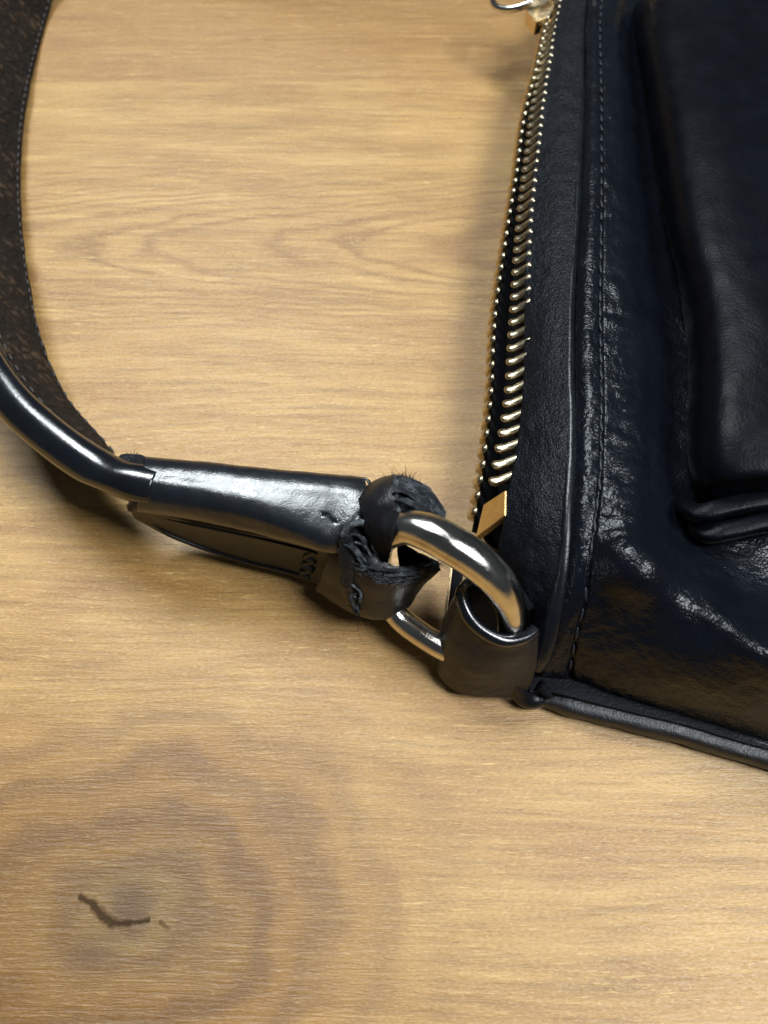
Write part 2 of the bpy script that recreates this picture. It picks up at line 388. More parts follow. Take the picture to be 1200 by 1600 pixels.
# --- front panel: columns piping, between, stitch, puff, valley, under pocket, beyond frame
def row(py, z, cx, dz=0.0, rest=None):
    """cx = pixel x of the 5 first columns at this py"""
    b, c2, c3, c4, c5 = cx
    return [(b, py, z), ((b+c2)/2+2, py, z+0.26), (c2, py+2, z+0.27), (c3, py+4, z+0.22+dz), (c4, py+8, z-0.35), (c5, py+8, z-0.2), rest]
rows = [
    [wv(7.9, 22.2, 0.5), wv(8.3, 22.4, 0.5), wv(8.7, 22.6, 0.5), wv(9.4, 22.8, 0.5), wv(10.5, 23, 0.5), wv(14, 23.4, 0.5), wv(21, 24, 0.5)],
    [wv(7.6, 21.2, 2.4), wv(8.0, 21.2, 2.7), wv(8.4, 21.3, 2.7), wv(9.0, 21.4, 2.6), wv(10.0, 21.5, 2.4), wv(14, 22, 2.6), wv(20.5, 22.5, 1.6)],
    row(0, 2.85, (913, 940, 962, 996, 1200), 0, wv(21.5, 19, 1.6)),
    row(167, 3.2, (909, 940, 968, 1008, 1200), 0, wv(21.5, 13, 1.6)),
    row(312, 3.45, (903, 940, 975, 1024, 1220), 0, wv(21.5, 8, 1.6)),
    row(479, 3.55, (893, 938, 984, 1046, 1240), 0, wv(21.5, 4, 1.6)),
    row(620, 3.6, (892, 940, 990, 1055, 1260), 0, wv(21.5, 1, 1.6)),
    row(740, 3.57, (890, 938, 986, 1060, 1280), 0.05, wv(21.5, -1.5, 1.6)),
    row(820, 3.45, (887, 929, 985, 1070, 1280), 0.20, wv(21.5, -3, 1.6)),
    [(883, 872, 3.22), (902, 872, 3.45), (922, 872, 3.5), (986, 868, 3.88), (1080, 885, 3.35), (1200, 930, 3.1), wv(21.5, -5.5, 1.7)],
    [(872, 937, 2.72), (893, 937, 2.95), (914, 937, 3.02), (996, 932, 3.38), (1100, 968, 3.50), (1200, 1022, 3.7), wv(21.5, -7.2, 2.0)],
    [(856, 1000, 1.97), (876, 998, 2.15), (901, 990, 2.3), (985, 1010, 2.5), (1085, 1048, 2.7), (1200, 1085, 2.75), wv(22, -8.4, 1.6)],
    [(840, 1048, 1.22), (862, 1048, 1.2), (890, 1050, 1.15), (960, 1078, 1.1), (1072, 1112, 1.1), (1200, 1150, 1.1), wv(22, -9.3, 1.0)],
    [(842, 1056, 0.9), (864, 1058, 0.85), (892, 1062, 0.8), (962, 1086, 0.75), (1074, 1120, 0.75), (1202, 1158, 0.75), wv(22, -9.1, 0.7)],
]
NRf, NCf = 420, 150
Gf = patch_pts(rows, NRf, NCf)
Sidx = [[Gf[i][j] for j in range(NCf)] for i in range(NRf)]
jst = round((NCf-1)*2/6)
stitch_line = [Gf[i][jst] for i in range(NRf)]
BULGE = wv(5.28, -3.48, 3.74)
def fd(p, u, v):
    j = v*6.0
    q = V3((p.x*0.55, p.y*1.6, p.z*1.2))
    d = 0.030*fbm(p, 0.9, 4)
    # puckers either side of the seam stitch
    dist = (j-2.0)
    env = math.exp(-(dist/0.62)**2)
    ph = p.y*9.5 + (1.6*abs(dist))*3.0 + 2.4*noise.noise(p*1.3)
    d += env*0.020*math.sin(ph)*(0.6+0.8*noise.noise(p*0.9+V3((5, 2, 1))))
    d -= 0.085*math.exp(-(dist/0.085)**2)
    # creases across the puff
    w = math.exp(-((j-2.75)/0.6)**2)
    cr1 = abs(noise.noise(V3((p.x*1.6+p.y*0.9, p.y*3.6-p.x*1.2, p.z*2.0))))
    d += w*0.05*(cr1-0.25)
    d += 0.020*(abs(noise.noise(p*3.8))-0.25)+0.010*(abs(noise.noise(p*8.5))-0.25)
    bp = (p-BULGE).length; d = d*(1-0.8*math.exp(-(bp/0.8)**2)) + 0.36*math.exp(-(bp/0.68)**2)
    # seam fold next to the piping
    d -= 0.09*math.exp(-(j/0.16)**2)
    return d
front = patch('front_panel', None, NRf, NCf, M_front, bag, disp=fd, grid=Gf)
front['label'] = 'pebbled black front panel with puckered seam'
# stitches along the seam
sm = capsule_mesh('stitch', 0.34, 0.038); sm.materials.append(M_thread)
sl = [p for p in stitch_line if p.z > 1.0]
i0 = next(i for i, p in enumerate(stitch_line) if p.y < 21.2); sl = stitch_line[i0:-24]
nst = int(length(sl)/0.50); rs = resample(sl, nst*2+1)
for i in range(nst):
    a, b = rs[2*i], rs[2*i+1]; t = b-a
    t.rotate(Matrix.Rotation(random.uniform(-.12, .12)+0.10, 3, 'Z'))
    place('stitch', sm, front, (a+b)/2+V3((0, 0, -0.045)), t, V3((-0.1, -0.1, 1)))

# --- zip panel
BI = resample(Bc, 40)
zr = [
    [wv(6.5, 21.6, 0.8), wv(7.0, 21.8, 0.9), wv(7.6, 21.9, 1.0)],
    [wv(6.6, 21.0, 2.2), wv(7.0, 21.1, 2.5), wv(7.55, 21.2, 2.5)],
]
for (pa, pb) in [((874, 4, 2.55), (912, 0, 2.85)), ((857, 96, 2.7), (908, 90, 3.06)), ((846, 167, 2.8), (908, 167, 3.2)), ((837, 250, 2.9), (904, 250, 3.35)),
                 ((829, 321, 2.95), (901, 318, 3.45)), ((824, 396, 3.0), (896, 396, 3.5)), ((823, 480, 3.0), (891, 480, 3.55)), ((822, 583, 3.0), (890, 583, 3.6)),
                 ((817, 655, 2.98), (892, 650, 3.6)), ((807, 725, 2.92), (891, 720, 3.58)), ((797, 775, 2.85), (888, 780, 3.5)),
                 ((792, 815, 2.72), (884, 850, 3.3)), ((784, 852, 2.4), (876, 915, 2.9)), ((792, 905, 1.9), (864, 972, 2.25)), ((806, 965, 1.2), (846, 1026, 1.5)), ((822, 1020, 0.5), (836, 1052, 0.9))]:
    a, b = Q(pa), Q(pb); m = a.lerp(b, 0.5)+V3((0, 0, 0.07))
    zr.append([a, m, b])
def zd(p, u, v):
    d = 0.022*fbm(p, 1.6, 4) + 0.016*(abs(noise.noise(p*5))-0.25)
    k = max(0, min(1, (u-0.72)/0.18))
    d += k*(0.10*fbm(p+V3((3, 3, 3)), 1.5, 3)+0.05*(abs(noise.noise(p*3.4))-0.3))*math.sin(math.pi*min(max(v, 0), 1))
    return d
zp = patch('zip_panel', zr, 260, 40, M_zip, bag, disp=zd, thick=0.12, offset=-1)

# --- piping between front and zip panel, flattened to a tongue at its end
def prad(u):
    k = max(0, (u-0.86)/0.14)
    return 0.115+0.12*math.sin(min(k, 1)*math.pi*0.5)**1.5 - (0.12*max(0, (u-0.985)/0.015))
pipe_path = [p+V3((0, 0, 0.02))*1 for p in BN]
tube('piping', pipe_path, prad, M_pipe, bag, nseg=12, flat=0.85, jit=0.10)
# raw folded edge of the zip panel that runs beside the piping
tube('folded_edge', [p+V3((-0.17, 0.0, -0.05)) for p in BN[:350]], lambda u: 0.07*min(1, (1-u)*5+0.1), M_pipe, bag, nseg=8, jit=0.15)

# --- pocket on the front: puffed panel with layered near edge
def pk(py, xs, zs): return [(x, py, z) for x, z in zip(xs, zs)]
pocket_rows = [
    [wv(10.8, 20.6, 2.2), wv(10.9, 20.7, 2.8), wv(11.2, 20.8, 3.2), wv(11.6, 20.85, 3.35), wv(12.2, 20.9, 3.4), wv(15, 21, 3.3), wv(18, 21, 3.0), wv(19, 21, 2.4)],
    [wv(10.2, 19.4, 2.3), wv(10.3, 19.4, 3.2), wv(10.5, 19.4, 3.9), wv(10.8, 19.4, 4.25), wv(11.7, 19.4, 4.3), wv(14.5, 19.4, 4.6), wv(18, 19.4, 4.2), wv(19.3, 19.4, 2.4)],
    [(1000, 0, 2.4), (1005, 0, 3.04), (1026, 0, 3.84), (1052, 0, 4.20), (1100, 0, 4.40), (1200, 0, 4.48), (1430, 0, 4.4), wv(19.3, 17.0, 2.4)],
    [(1010, 167, 2.7), (1015, 167, 3.37), (1036, 167, 4.21), (1062, 167, 4.59), (1110, 167, 4.80), (1210, 167, 4.88), (1440, 167, 4.8), wv(19.3, 12.0, 2.4)],
    [(1038, 354, 2.9), (1043, 354, 3.57), (1064, 354, 4.41), (1090, 354, 4.79), (1138, 354, 5.00), (1238, 354, 5.08), (1468, 354, 5.0), wv(19.3, 7.0, 2.4)],
    [(1064, 470, 3.0), (1069, 470, 3.66), (1090, 470, 4.48), (1116, 470, 4.84), (1164, 470, 5.05), (1264, 470, 5.13), (1494, 470, 5.05), wv(19.3, 4.0, 2.4)],
    [(1074, 600, 3.05), (1079, 600, 3.69), (1100, 600, 4.49), (1126, 600, 4.85), (1174, 600, 5.05), (1274, 600, 5.13), (1504, 600, 5.05), wv(19.3, 1.2, 2.4)],
    [(1073, 690, 3.05), (1078, 690, 3.66), (1099, 690, 4.42), (1125, 690, 4.76), (1173, 690, 4.95), (1273, 690, 5.03), (1503, 690, 4.95), wv(19.3, -0.8, 2.4)],
    [(1077, 742, 3.0), (1082, 742, 3.54), (1103, 742, 4.22), (1129, 742, 4.53), (1177, 742, 4.70), (1277, 742, 4.78), (1507, 742, 4.7), wv(19.3, -1.6, 2.4)],
    [(1084, 762, 2.9), (1088, 764, 3.4), (1100, 764, 3.85), (1112, 764, 4.05), (1142, 757, 4.25), (1230, 748, 4.5), (1600, 745, 4.4), wv(19.3, -2.0, 2.4)],
    [(1090, 775, 2.8), (1094, 780, 3.15), (1104, 782, 3.45), (1115, 782, 3.6), (1142, 776, 3.8), (1230, 766, 4.05), (1600, 765, 4.0), wv(19.3, -2.2, 2.4)],
]
def pd(p, u, v): return 0.05*fbm(p, 0.5, 3)+0.010*(abs(noise.noise(p*4.0))-0.25)
pocket = patch('front_pocket', pocket_rows, 160, 90, M_flap, bag, disp=pd)
# two folded leather layers under the near edge of the pocket
for n, (ys, z0, xo) in enumerate([((800, 792, 778, 774), 3.72, 0), ((832, 828, 812, 806), 3.45, 14)]):
    pth = [Q((1074+xo, ys[0]-26, z0-0.9)), Q((1072+xo, ys[0]-8, z0-0.35)), Q((1092+xo, ys[0]+2, z0)), Q((1140, ys[1], z0+0.1)), Q((1230, ys[2], z0+0.2)), Q((1500, ys[3], z0+0.2)), wv(19.0, -2.4-n*0.25, z0-0.6)]
    tube('pocket_edge_fold', resample(pth, 80), lambda u: 0.21*min(1, u*14+0.25), M_flap, pocket, nseg=16, flat=0.80, jit=0.10, power=0.5)

# --- back panel lying on the table, its rolled near edge showing as a lip
lip = [Q(a) for a in [(822, 1088, 0.32), (850, 1086, 0.34), (910, 1100, 0.36), (984, 1118, 0.38), (1072, 1139, 0.40), (1137, 1159, 0.40), (1200, 1176, 0.42)]] + [wv(13, -7.8, 0.42), wv(22.4, -9.6, 0.42)]
lip = [p-V3((0, 0.03, 0.06)) for p in lip]
lp = resample(lip, 160)
out = [lp[i] for i in range(0, 160, 4)] + [wv(23, -9.2, .4), wv(23, 0, .4), wv(22.5, 24.2, .4), wv(14, 23.6, .4), wv(8, 22.6, .4), wv(6.6, 22, .4)]
left = [Q(a) for a in [(872, 20, 0.5), (838, 140, 0.5), (815, 250, 0.5), (800, 350, 0.5), (790, 450, 0.5), (782, 560, 0.5), (778, 640, 0.5), (776, 720, 0.5), (775, 800, 0.5), (785, 900, 0.5), (805, 1000, 0.5)]]
out += [wv(p.x+0.25, p.y, 0.4) for p in left]
bm = bmesh.new()
vb = [bm.verts.new(V3((p.x, p.y, 0.03))*CM) for p in out]; vt = [bm.verts.new(V3((p.x, p.y, 0.78))*CM) for p in out]
bm.faces.new(vb[::-1]); bm.faces.new(vt)
for i in range(len(out)):
    j = (i+1) % len(out); bm.faces.new((vb[i], vb[j], vt[j], vt[i]))
me = bpy.data.meshes.new('back_panel'); bm.to_mesh(me); bm.free()
back = link('back_panel', me, M_flap, bag, smooth=False)
tube('back_edge_roll', lp, lambda u: 0.31*min(1, 0.55+u*9), M_lip, bag, nseg=20, jit=0.08, flat=0.95, power=0.62)
# seam cord in the groove between front panel and lip
tube('seam_cord', [p+V3((0.0, 0.22, 0.34)) for p in lp], 0.10, M_tape, bag, nseg=8)
tube('edge_layer', [p+V3((0.0, 0.10, 0.36)) for p in lp], 0.07, M_lip, bag, nseg=8, jit=0.2)
# folded corner where the gusset meets the loop
tube('corner_fold', resample([Q((806, 1062, 0.9)), Q((812, 1076, 0.55)), Q((826, 1088, 0.34)), Q((845, 1089, 0.3)), Q((862, 1080, 0.5))], 24), lambda u: 0.16+0.12*math.sin(math.pi*u), M_pipe, bag, nseg=12, jit=0.2)
tube('corner_stitch', resample([Q((842, 1070, 0.85)), Q((850, 1078, 0.75)), Q((856, 1084, 0.66))], 12), lambda u: 0.13+0.03*math.sin(u*20), M_tape, bag, nseg=8, jit=0.3)
tube('lining', resample([Q((868, 160, 1.4)), Q((846, 350, 1.5)), Q((832, 500, 1.5)), Q((825, 650, 1.4)), Q((820, 790, 1.2))], 60), 0.7, M_tape, bag, nseg=14, flat=0.9)

# --- zipper: two tapes with metal teeth
def tooth_mesh():
    sec = [(-0.23, 0.055, 0.06, 0.03), (-0.20, 0.085, 0.12, 0.03), (-0.06, 0.088, 0.145, 0.03), (0.05, 0.085, 0.14, 0.0), (0.14, 0.078, 0.115, -0.05),
           (0.20, 0.098, 0.115, -0.10), (0.26, 0.095, 0.10, -0.15), (0.30, 0.05, 0.055, -0.18)]
    vs = []; ns = 10
    for x, hy, hz, zo in sec:
        for a in range(ns):
            an = 2*math.pi*(a+0.5)/ns; c, d = math.cos(an), math.sin(an)
            c = math.copysign(abs(c)**0.55, c); d = math.copysign(abs(d)**0.55, d)
            vs.append((x*1.05*CM, c*hy*1.2*CM, (d*hz+zo)*1.0*CM))
    fs = grid_faces(len(sec), ns, True); fs.append(tuple(range(ns))[::-1]); fs.append(tuple((len(sec)-1)*ns+a for a in range(ns)))
    me = bpy.data.meshes.new('zipper_tooth'); me.from_pydata(vs, [], fs); me.update(); me.materials.append(M_tooth)
    for p in me.polygons: p.use_smooth = True
    return me
TM = tooth_mesh()
def teeth(curve, tape, pitch, outward, side, off, grow=lambda u: 0.0):
    L = length(curve); n = int(L/pitch); pts = resample(curve, n*2+1)
    for i in range(n):
        p = pts[2*i]; a = pts[max(2*i-1, 0)]; b = pts[2*i+1]
        t = (b-a).normalized(); X = outward(i/n, t); X = (X-t*X.dot(t)).normalized()
        X.rotate(Matrix.Rotation(random.uniform(-.05, .05), 3, V3((0, 0, 1))))
        X = (X+t*0.55*grow(i/n)).normalized(); Z = X.cross(t).normalized()*side
        place('zipper_tooth', TM, tape, p+X*(off+0.08*grow(i/n)), X, Z, 1+0.45*grow(i/n))
A_zip = resample(Ac, 300)
A_use = [p for p in A_zip if p.y < 20.6 and p.y > Q((790, 770, 2.9)).y]
def oU(u, t):
    k = min(1, max(0, (u-0.62)/0.35))
    return V3((-0.45-0.42*k, -0.45*k, -0.88+0.48*k))
tapeU = patch('upper_zipper_tape', [[p+V3((-0.06, 0, -0.02)), p+V3((0.25, 0, 0.02)), p+V3((0.6, 0, -0.05))] for p in resample(Ac, 40)], 120, 6, M_tape, bag, thick=0.10, offset=0)
teeth(A_use, tapeU, 0.43, oU, -1, 0.04, lambda u: min(1, max(0, (u-0.66)/0.32)))
Lr = [wv(5.7, 20.8, 2.15), (853, 30, 2.35), (845, 70, 2.38), (833, 125, 2.35), (822, 165, 2.30), (813, 210, 2.2), (804, 280, 2.1), (793, 345, 2.0), (783, 410, 1.9), (773, 480, 1.8), (768, 541, 1.75), (766, 600, 1.7), (762, 650, 1.65),
      (756, 700, 1.6), (750, 745, 1.5), (742, 790, 1.4), (734, 830, 1.3)]
Lc = [Q(a) for a in Lr]
tapeL = patch('lower_zipper_tape', [[p+V3((0.08, 0, -0.02)), p+V3((0.35, 0, -0.25)), p+V3((0.6, 0, -0.8)), p+V3((0.9, 0, -1.1))] for p in resample(Lc, 40)], 120, 8, M_tape, bag, thick=0.10, offset=0)
def oL(u, t):
    return V3((-0.42, -0.22, 0.70))
teeth(resample(Lc, 200), tapeL, 0.43, oL, -1, 0.02)
# brass stop plates at the near end of both tapes
def plate(name, q, th, mat, parent):
    bm = bmesh.new(); v = [Q(a) for a in q]; n = (v[1]-v[0]).cross(v[2]-v[0]).normalized()
    if n.z < 0: n = -n
    top = [bm.verts.new(p*CM) for p in v]; bot = [bm.verts.new((p-n*th)*CM) for p in v]
    bm.faces.new(top); bm.faces.new(bot[::-1])
    for i in range(len(v)):
        j = (i+1) % len(v); bm.faces.new((top[i], bot[i], bot[j], top[j]))
    bmesh.ops.recalc_face_normals(bm, faces=bm.faces)
    bmesh.ops.bevel(bm, geom=bm.edges[:], offset=0.025*CM, segments=2, affect='EDGES')
    me = bpy.data.meshes.new(name); bm.to_mesh(me); bm.free()
    return link(name, me, mat, parent, smooth=False)
plate('zipper_stop', [(755, 788, 2.2), (790, 765, 2.95), (789, 806, 2.90), (742, 842, 2.05)], 0.16, M_brass, tapeU)
plate('tape_end', [(709, 880, 1.5), (726, 880, 1.5), (716, 958, 1.1), (699, 958, 1.1)], 0.12, M_tape, tapeL)
plate('zipper_stop', [(705, 880, 1.5), (708, 880, 1.5), (698, 958, 1.1), (694, 958, 1.1)], 0.12, M_brass, tapeL)

# slider with its puller ring at the far end
sld = plate('zipper_slider', [(822, 14, 2.75), (842, -6, 2.85), (872, -4, 2.85), (858, 26, 2.75), (838, 34, 2.70)], 0.55, M_brass, bag)
sp = Q((842, 2, 3.0))
tube('puller_post', resample([sp+V3((-0.5, 0.2, 0)), sp+V3((-0.2, 0.3, 0.35)), sp+V3((0.3, 0.4, 0.35)), sp+V3((0.6, 0.5, 0))], 20), 0.13, M_ring, sld, nseg=10)
rc = Q((808, -8, 2.5)); rr = 0.85
tube('puller_ring', [rc+V3((math.cos(a)*rr, math.sin(a)*rr*0.95, 0.25*math.cos(a))) for a in [2*math.pi*i/48 for i in range(48)]], 0.13, M_ring, sld, nseg=10, closed=True)

# --- metal ring
ring_k = [(606, 836, 3.55), (636, 824, 3.95), (670, 832, 4.12), (706, 851, 4.12), (750, 881, 3.9), (783, 915, 3.5), (798, 955, 2.8), (792, 1000, 1.95), (760, 1026, 1.4), (714, 1021, 1.15),
          (662, 994, 1.05), (622, 962, 1.10), (602, 925, 1.5), (594, 890, 2.1), (594, 860, 2.9)]
rk = [Q(a) for a in ring_k]
def closed_spline(pts, n):
    m = len(pts); o = []
    for i in range(n):
        x = i/n*m; a = int(x); t = x-a
        o.append(cr(pts[(a-1) % m], pts[a % m], pts[(a+1) % m], pts[(a+2) % m], t))
    return o
rp = closed_spline(rk, 180)
ctr = sum(rp, V3())/len(rp)
def ring_r(u):
    return 0.275+0.11*max(0, math.cos((u-0.20)*2*math.pi))**0.8
F = []
vs = []; nsg = 20
pn = V3()
for i in range(180): pn += (rp[i]-ctr).cross(rp[(i+1) % 180]-ctr)
pn.normalize()
for i in range(180):
    t = (rp[(i+1) % 180]-rp[i-1]).normalized(); s = t.cross(pn).normalized(); n2 = s.cross(t).normalized(); r = ring_r(i/180)
    for a in range(nsg):
        an = 2*math.pi*a/nsg; c, d = math.cos(an), math.sin(an)
        c = math.copysign(abs(c)**0.86, c); d = math.copysign(abs(d)**0.86, d)
        vs.append(rp[i]+s*(c*r)+n2*(d*r*1.05))
mesh('strap_ring', vs, grid_faces(180, nsg, True, True), M_ring, bag)['label'] = 'polished metal ring joining strap and bag'

# the matching ring at the bag's far corner
fc = wv(8.0, 22.3, 2.3)
tube('strap_ring', [fc+V3((0.45*math.cos(a), 1.05*math.cos(a)*0.55, 1.15*math.sin(a))) for a in [2*math.pi*i/48 for i in range(48)]], 0.26, M_ring, bag, up=V3((0.9, -0.5, 0)), nseg=12, closed=True)

# --- leather loop that holds the ring to the bag
tl = [(828, 950, 2.1), (795, 915, 2.5), (752, 905, 2.75), (722, 925, 2.85), (730, 960, 2.75), (752, 985, 2.65), (785, 1001, 2.55), (818, 997, 2.45), (836, 985, 2.4)]
bl = [(820, 1030, 0.4), (790, 1000, 0.4), (735, 985, 0.4), (694, 1005, 0.40), (688, 1045, 0.45), (712, 1074, 0.38), (748, 1081, 0.38), (790, 1084, 0.40), (822, 1084, 0.45)]
T_, B_ = [Q(a) for a in tl], [Q(a) for a in bl]
lr = []
for f in (0, .08, .25, .5, .75, .92, 1):
    lr.append([a.lerp(b, f) + (a.lerp(b, f)-V3((2.5, -4.2, 1.5))).normalized()*0.10*math.sin(math.pi*f) for a, b in zip(T_, B_)])
def ld(p, u, v): return 0.018*fbm(p, 2.0, 4)+0.012*math.sin(p.z*9+2*noise.noise(p*2))*noise.noise(p*1.1)
loop = patch('ring_loop', lr, 60, 110, M_face, bag, disp=ld, thick=0.20, offset=0)
tube('rolled_edge', resample([p+V3((0, 0, 0.02)) for p in T_], 90), 0.15, M_strap, loop, nseg=12, jit=0.12)
tube('loop_stitch', resample([Q((806, 1010, 2.2)), Q((818, 1016, 2.05)), Q((822, 1004, 2.3))], 14), 0.05, M_greythread, loop, nseg=6)

# ------------------------------------------------------------------ strap
def strap_stations():
    st = [  # bottom edge, top edge
        (wv(-5.2, -1.05, 1.35), Q((250, 762, 3.0))),
        (wv(-5.95, -0.75, 1.4), Q((206, 752, 3.05))),
        (Q((170, 712, 1.5)), Q((142, 726, 3.05))),
        (Q((100, 628, 1.3)), Q((62, 668, 3.2))),
        (Q((62, 545, 1.2)), Q((2, 606, 3.3))),
        (Q((36, 414, 0.7)), wv(-11.6, 5.2, 3.3)),
        (Q((28, 290, 0.35)), wv(-14.0, 10.4, 3.2)),
        (Q((38, 166, 0.25)), wv(-15.2, 16.0, 3.1)),
        (Q((78, 0, 0.25)), wv(-15.2, 23.6, 3.0)),
        (wv(-12.6, 26.8, 2.2), wv(-14.2, 28.0, 4.6)),
        (wv(-9.6, 28.6, 6.4), wv(-9.8, 30.2, 8.6)),
        (wv(-4.0, 28.6, 9.6), wv(-3.6, 29.8, 11.8)),
        (wv(2.4, 27.0, 11.2), wv(2.8, 28.0, 13.4)),
        (wv(7.8, 25.6, 9.6), wv(8.6, 26.4, 11.6)),
        (wv(9.4, 24.0, 5.6), wv(10.4, 24.6, 7.2)),
        (wv(7.8, 22.6, 2.4), wv(8.4, 23.2, 3.6)),
    ]
    N = 200
    Bq = [spline([a for a, b in st], i/(N-1)) for i in range(N)]
    Tq = [spline([b for a, b in st], i/(N-1)) for i in range(N)]
    return Bq, Tq
SB, ST = strap_stations(); NS = len(SB)
strap_v = []; inner_v = []; seamA = []; seamB = []; outer_seam = []
rr_ = 0.49
nc_roll = 13
for i in range(NS):
    b, t = SB[i], ST[i]
    w = (t-b); Lw = w.length; w.normalize()
    T = ((SB[min(i+1, NS-1)]+ST[min(i+1, NS-1)])-(SB[max(i-1, 0)]+ST[max(i-1, 0)])).normalized()
    n = w.cross(T); n = n if n.dot(V3((4, 9, 0))-V3((0, 0, 0)) - 0*t) > -1e9 else -n
    mid = (b+t)/2; inw = V3((-3, 13, 2.2))-mid
    if n.dot(inw) < 0: n = -n
    n.normalize(); th = 0.13
    r = rr_
    c = t                        # roll centre
    sec = [b-n*th*0.2-w*0.0, b+n*th]
    for f in (0.12, 0.35, 0.6, 0.85): sec.append(b.lerp(t-w*r*0.9, f)+n*(th+0.06*math.sin(math.pi*f)*fbm(b.lerp(t, f), 0.7, 2)))
    for a in range(nc_roll):     # from inner side over the top to the outer side
        an = math.pi*(-0.20) + (math.pi*1.40)*a/(nc_roll-1)
        sec.append(c + n*(math.cos(an)*r) + w*(math.sin(an)*r*0.92))
    for f in (0.8, 0.5, 0.2, 0.04): sec.append(b.lerp(t-w*r, f)-n*(th+0.05))
    strap_v += sec
    # suede lining on the inner face
    lin = []
    for k in range(15):
        f = k/14
        p = b.lerp(t-w*r*0.55, f)+n*(th+0.035+0.05*math.sin(math.pi*f))
        p += n*0.05*fbm(p+V3((2, 7, 1)), 2.2, 4) + n*0.03*noise.noise(p*5)
        lin.append(p)
    inner_v += lin
    seamA.append(b+w*0.16+n*(th+0.07)); seamB.append(b.lerp(t-w*r*0.55, 0.78)+n*(th+0.08)); outer_seam.append(c-w*0.30-n*(r*0.95))
nsec = len(strap_v)//NS
fs = grid_faces(NS, nsec, True); fs.append(tuple(range(nsec))[::-1]); fs.append(tuple((NS-1)*nsec+a for a in range(nsec)))
strap = mesh('strap', strap_v, fs, M_strap, bag); strap['label'] = 'curved black strap with glossy rolled edge and brown suede inner side'
sb = strap.modifiers.new('smooth', 'SUBSURF'); sb.levels = 1; sb.render_levels = 1
lin = mesh('suede_lining', inner_v, grid_faces(NS, 15), M_suede, strap); sb = lin.modifiers.new('smooth', 'SUBSURF'); sb.levels = 1; sb.render_levels = 1
def stitches(name, line, pitch, L, r, mat, parent, ru=None):
    """many tiny stitches joined in one mesh"""
    n = int(length(line)/pitch); pts = resample(line, 2*n+1); vs = []; fs = []
    for i in range(n):
        a, b = pts[2*i], pts[2*i+1]; t = (b-a).normalized(); m = (a+b)/2
        s = t.cross(V3((0.1, 0.2, 1))).normalized(); u = s.cross(t)
        base = len(vs)
        for x, k in ((-.5, .2), (-.3, .9), (.3, .9), (.5, .2)):
            for q in range(6):
                an = q*math.pi/3
                vs.append(m+t*(x*L)+s*(math.cos(an)*r*k)+u*(math.sin(an)*r*k))
        for a_ in range(3):
            for q in range(6): fs.append((base+a_*6+q, base+a_*6+(q+1) % 6, base+(a_+1)*6+(q+1) % 6, base+(a_+1)*6+q))
    o = mesh(name, vs, fs, mat, parent); o['kind'] = 'stuff'; return o
stitches('lining_stitching', seamA[8:190], 0.42, 0.24, 0.035, M_greythread, strap)
stitches('lining_stitching', seamB[8:190], 0.42, 0.22, 0.030, M_greythread, strap)
stitches('edge_stitching', outer_seam[28:120], 0.34, 0.20, 0.025, M_greythread, strap)

# --- strap end tab: flat lower body with stitched face, glossy cap folded over it
tabrails = [
    [(212, 740, 2.9), (320, 745, 2.9), (413, 752, 2.9), (500, 762, 2.9), (545, 768, 2.9)],         # top back
    [(208, 786, 2.85), (320, 800, 2.85), (400, 815, 2.85), (470, 835, 2.85), (535, 850, 2.85)],    # top front
    [(206, 798, 2.45), (269, 808, 2.5), (340, 822, 2.5), (420, 838, 2.5), (480, 853, 2.5), (545, 870, 2.5)],
    [(208, 806, 1.8), (263, 824, 1.6), (325, 843, 1.38), (395, 862, 1.28), (468, 880, 1.25), (545, 905, 1.45)],
    [(212, 811, 1.5), (262, 838, 0.95), (320, 861, 0.6), (387, 882, 0.45), (460, 901, 0.45), (545, 938, 0.7)],
    [(222, 812, 1.3), (263, 836, 0.75), (320, 857, 0.42), (387, 876, 0.28), (460, 894, 0.28), (545, 928, 0.5)],
    [(222, 790, 1.4), (263, 805, 0.95), (320, 820, 0.7), (387, 835, 0.6), (460, 850, 0.6), (545, 880, 0.7)],
    [(215, 760, 2.2), (320, 768, 2.2), (413, 778, 2.2), (500, 792, 2.2), (545, 800, 2.2)],
]
NT_, nr_ = 70, len(tabrails)
rails = [resample([Q(a) for a in r], NT_) for r in tabrails]
def closed_ring(pts, sub):
    m = len(pts); return [cr(pts[(i//sub-1) % m], pts[(i//sub) % m], pts[(i//sub+1) % m], pts[(i//sub+2) % m], (i % sub)/sub) for i in range(m*sub)]
vs = []
for i in range(NT_): vs += closed_ring([r[i] for r in rails], 4)
m4 = nr_*4; fs = grid_faces(NT_, m4, True); fs.append(tuple(range(m4))[::-1]); fs.append(tuple((NT_-1)*m4+a for a in range(m4)))
tab = mesh('strap_tab', vs, fs, M_face, bag); tab['label'] = 'flat stitched leather end of the strap'
# sunken seam line and raised border round the stitched face
bord = [Q(a) for a in [(470, 893, 1.22), (400, 876, 1.33), (330, 856, 1.46), (275, 833, 1.68), (245, 815, 1.95), (262, 811, 2.3), (330, 826, 2.35), (410, 842, 2.32), (486, 859, 2.3)]]
off = V3((0.0, -0.05, -0.01))
tube('seam_cord', resample([p+off for p in [Q(a) for a in [(226, 806, 1.75), (263, 831, 1.22), (320, 854, 0.85), (387, 875, 0.70), (460, 893, 0.70), (500, 906, 0.8)]]], 60), lambda u: 0.05*min(1, u*6+0.1, (1-u)*6+0.1), M_pipe, tab, nseg=8, jit=0.15)
tube('seam_cord', resample([Q(a)+off for a in [(250, 806, 2.42), (330, 822, 2.42), (420, 841, 2.42), (490, 858, 2.40)]], 60), lambda u: 0.035*min(1, u*5+0.05), M_tape, tab, nseg=8, jit=0.15)
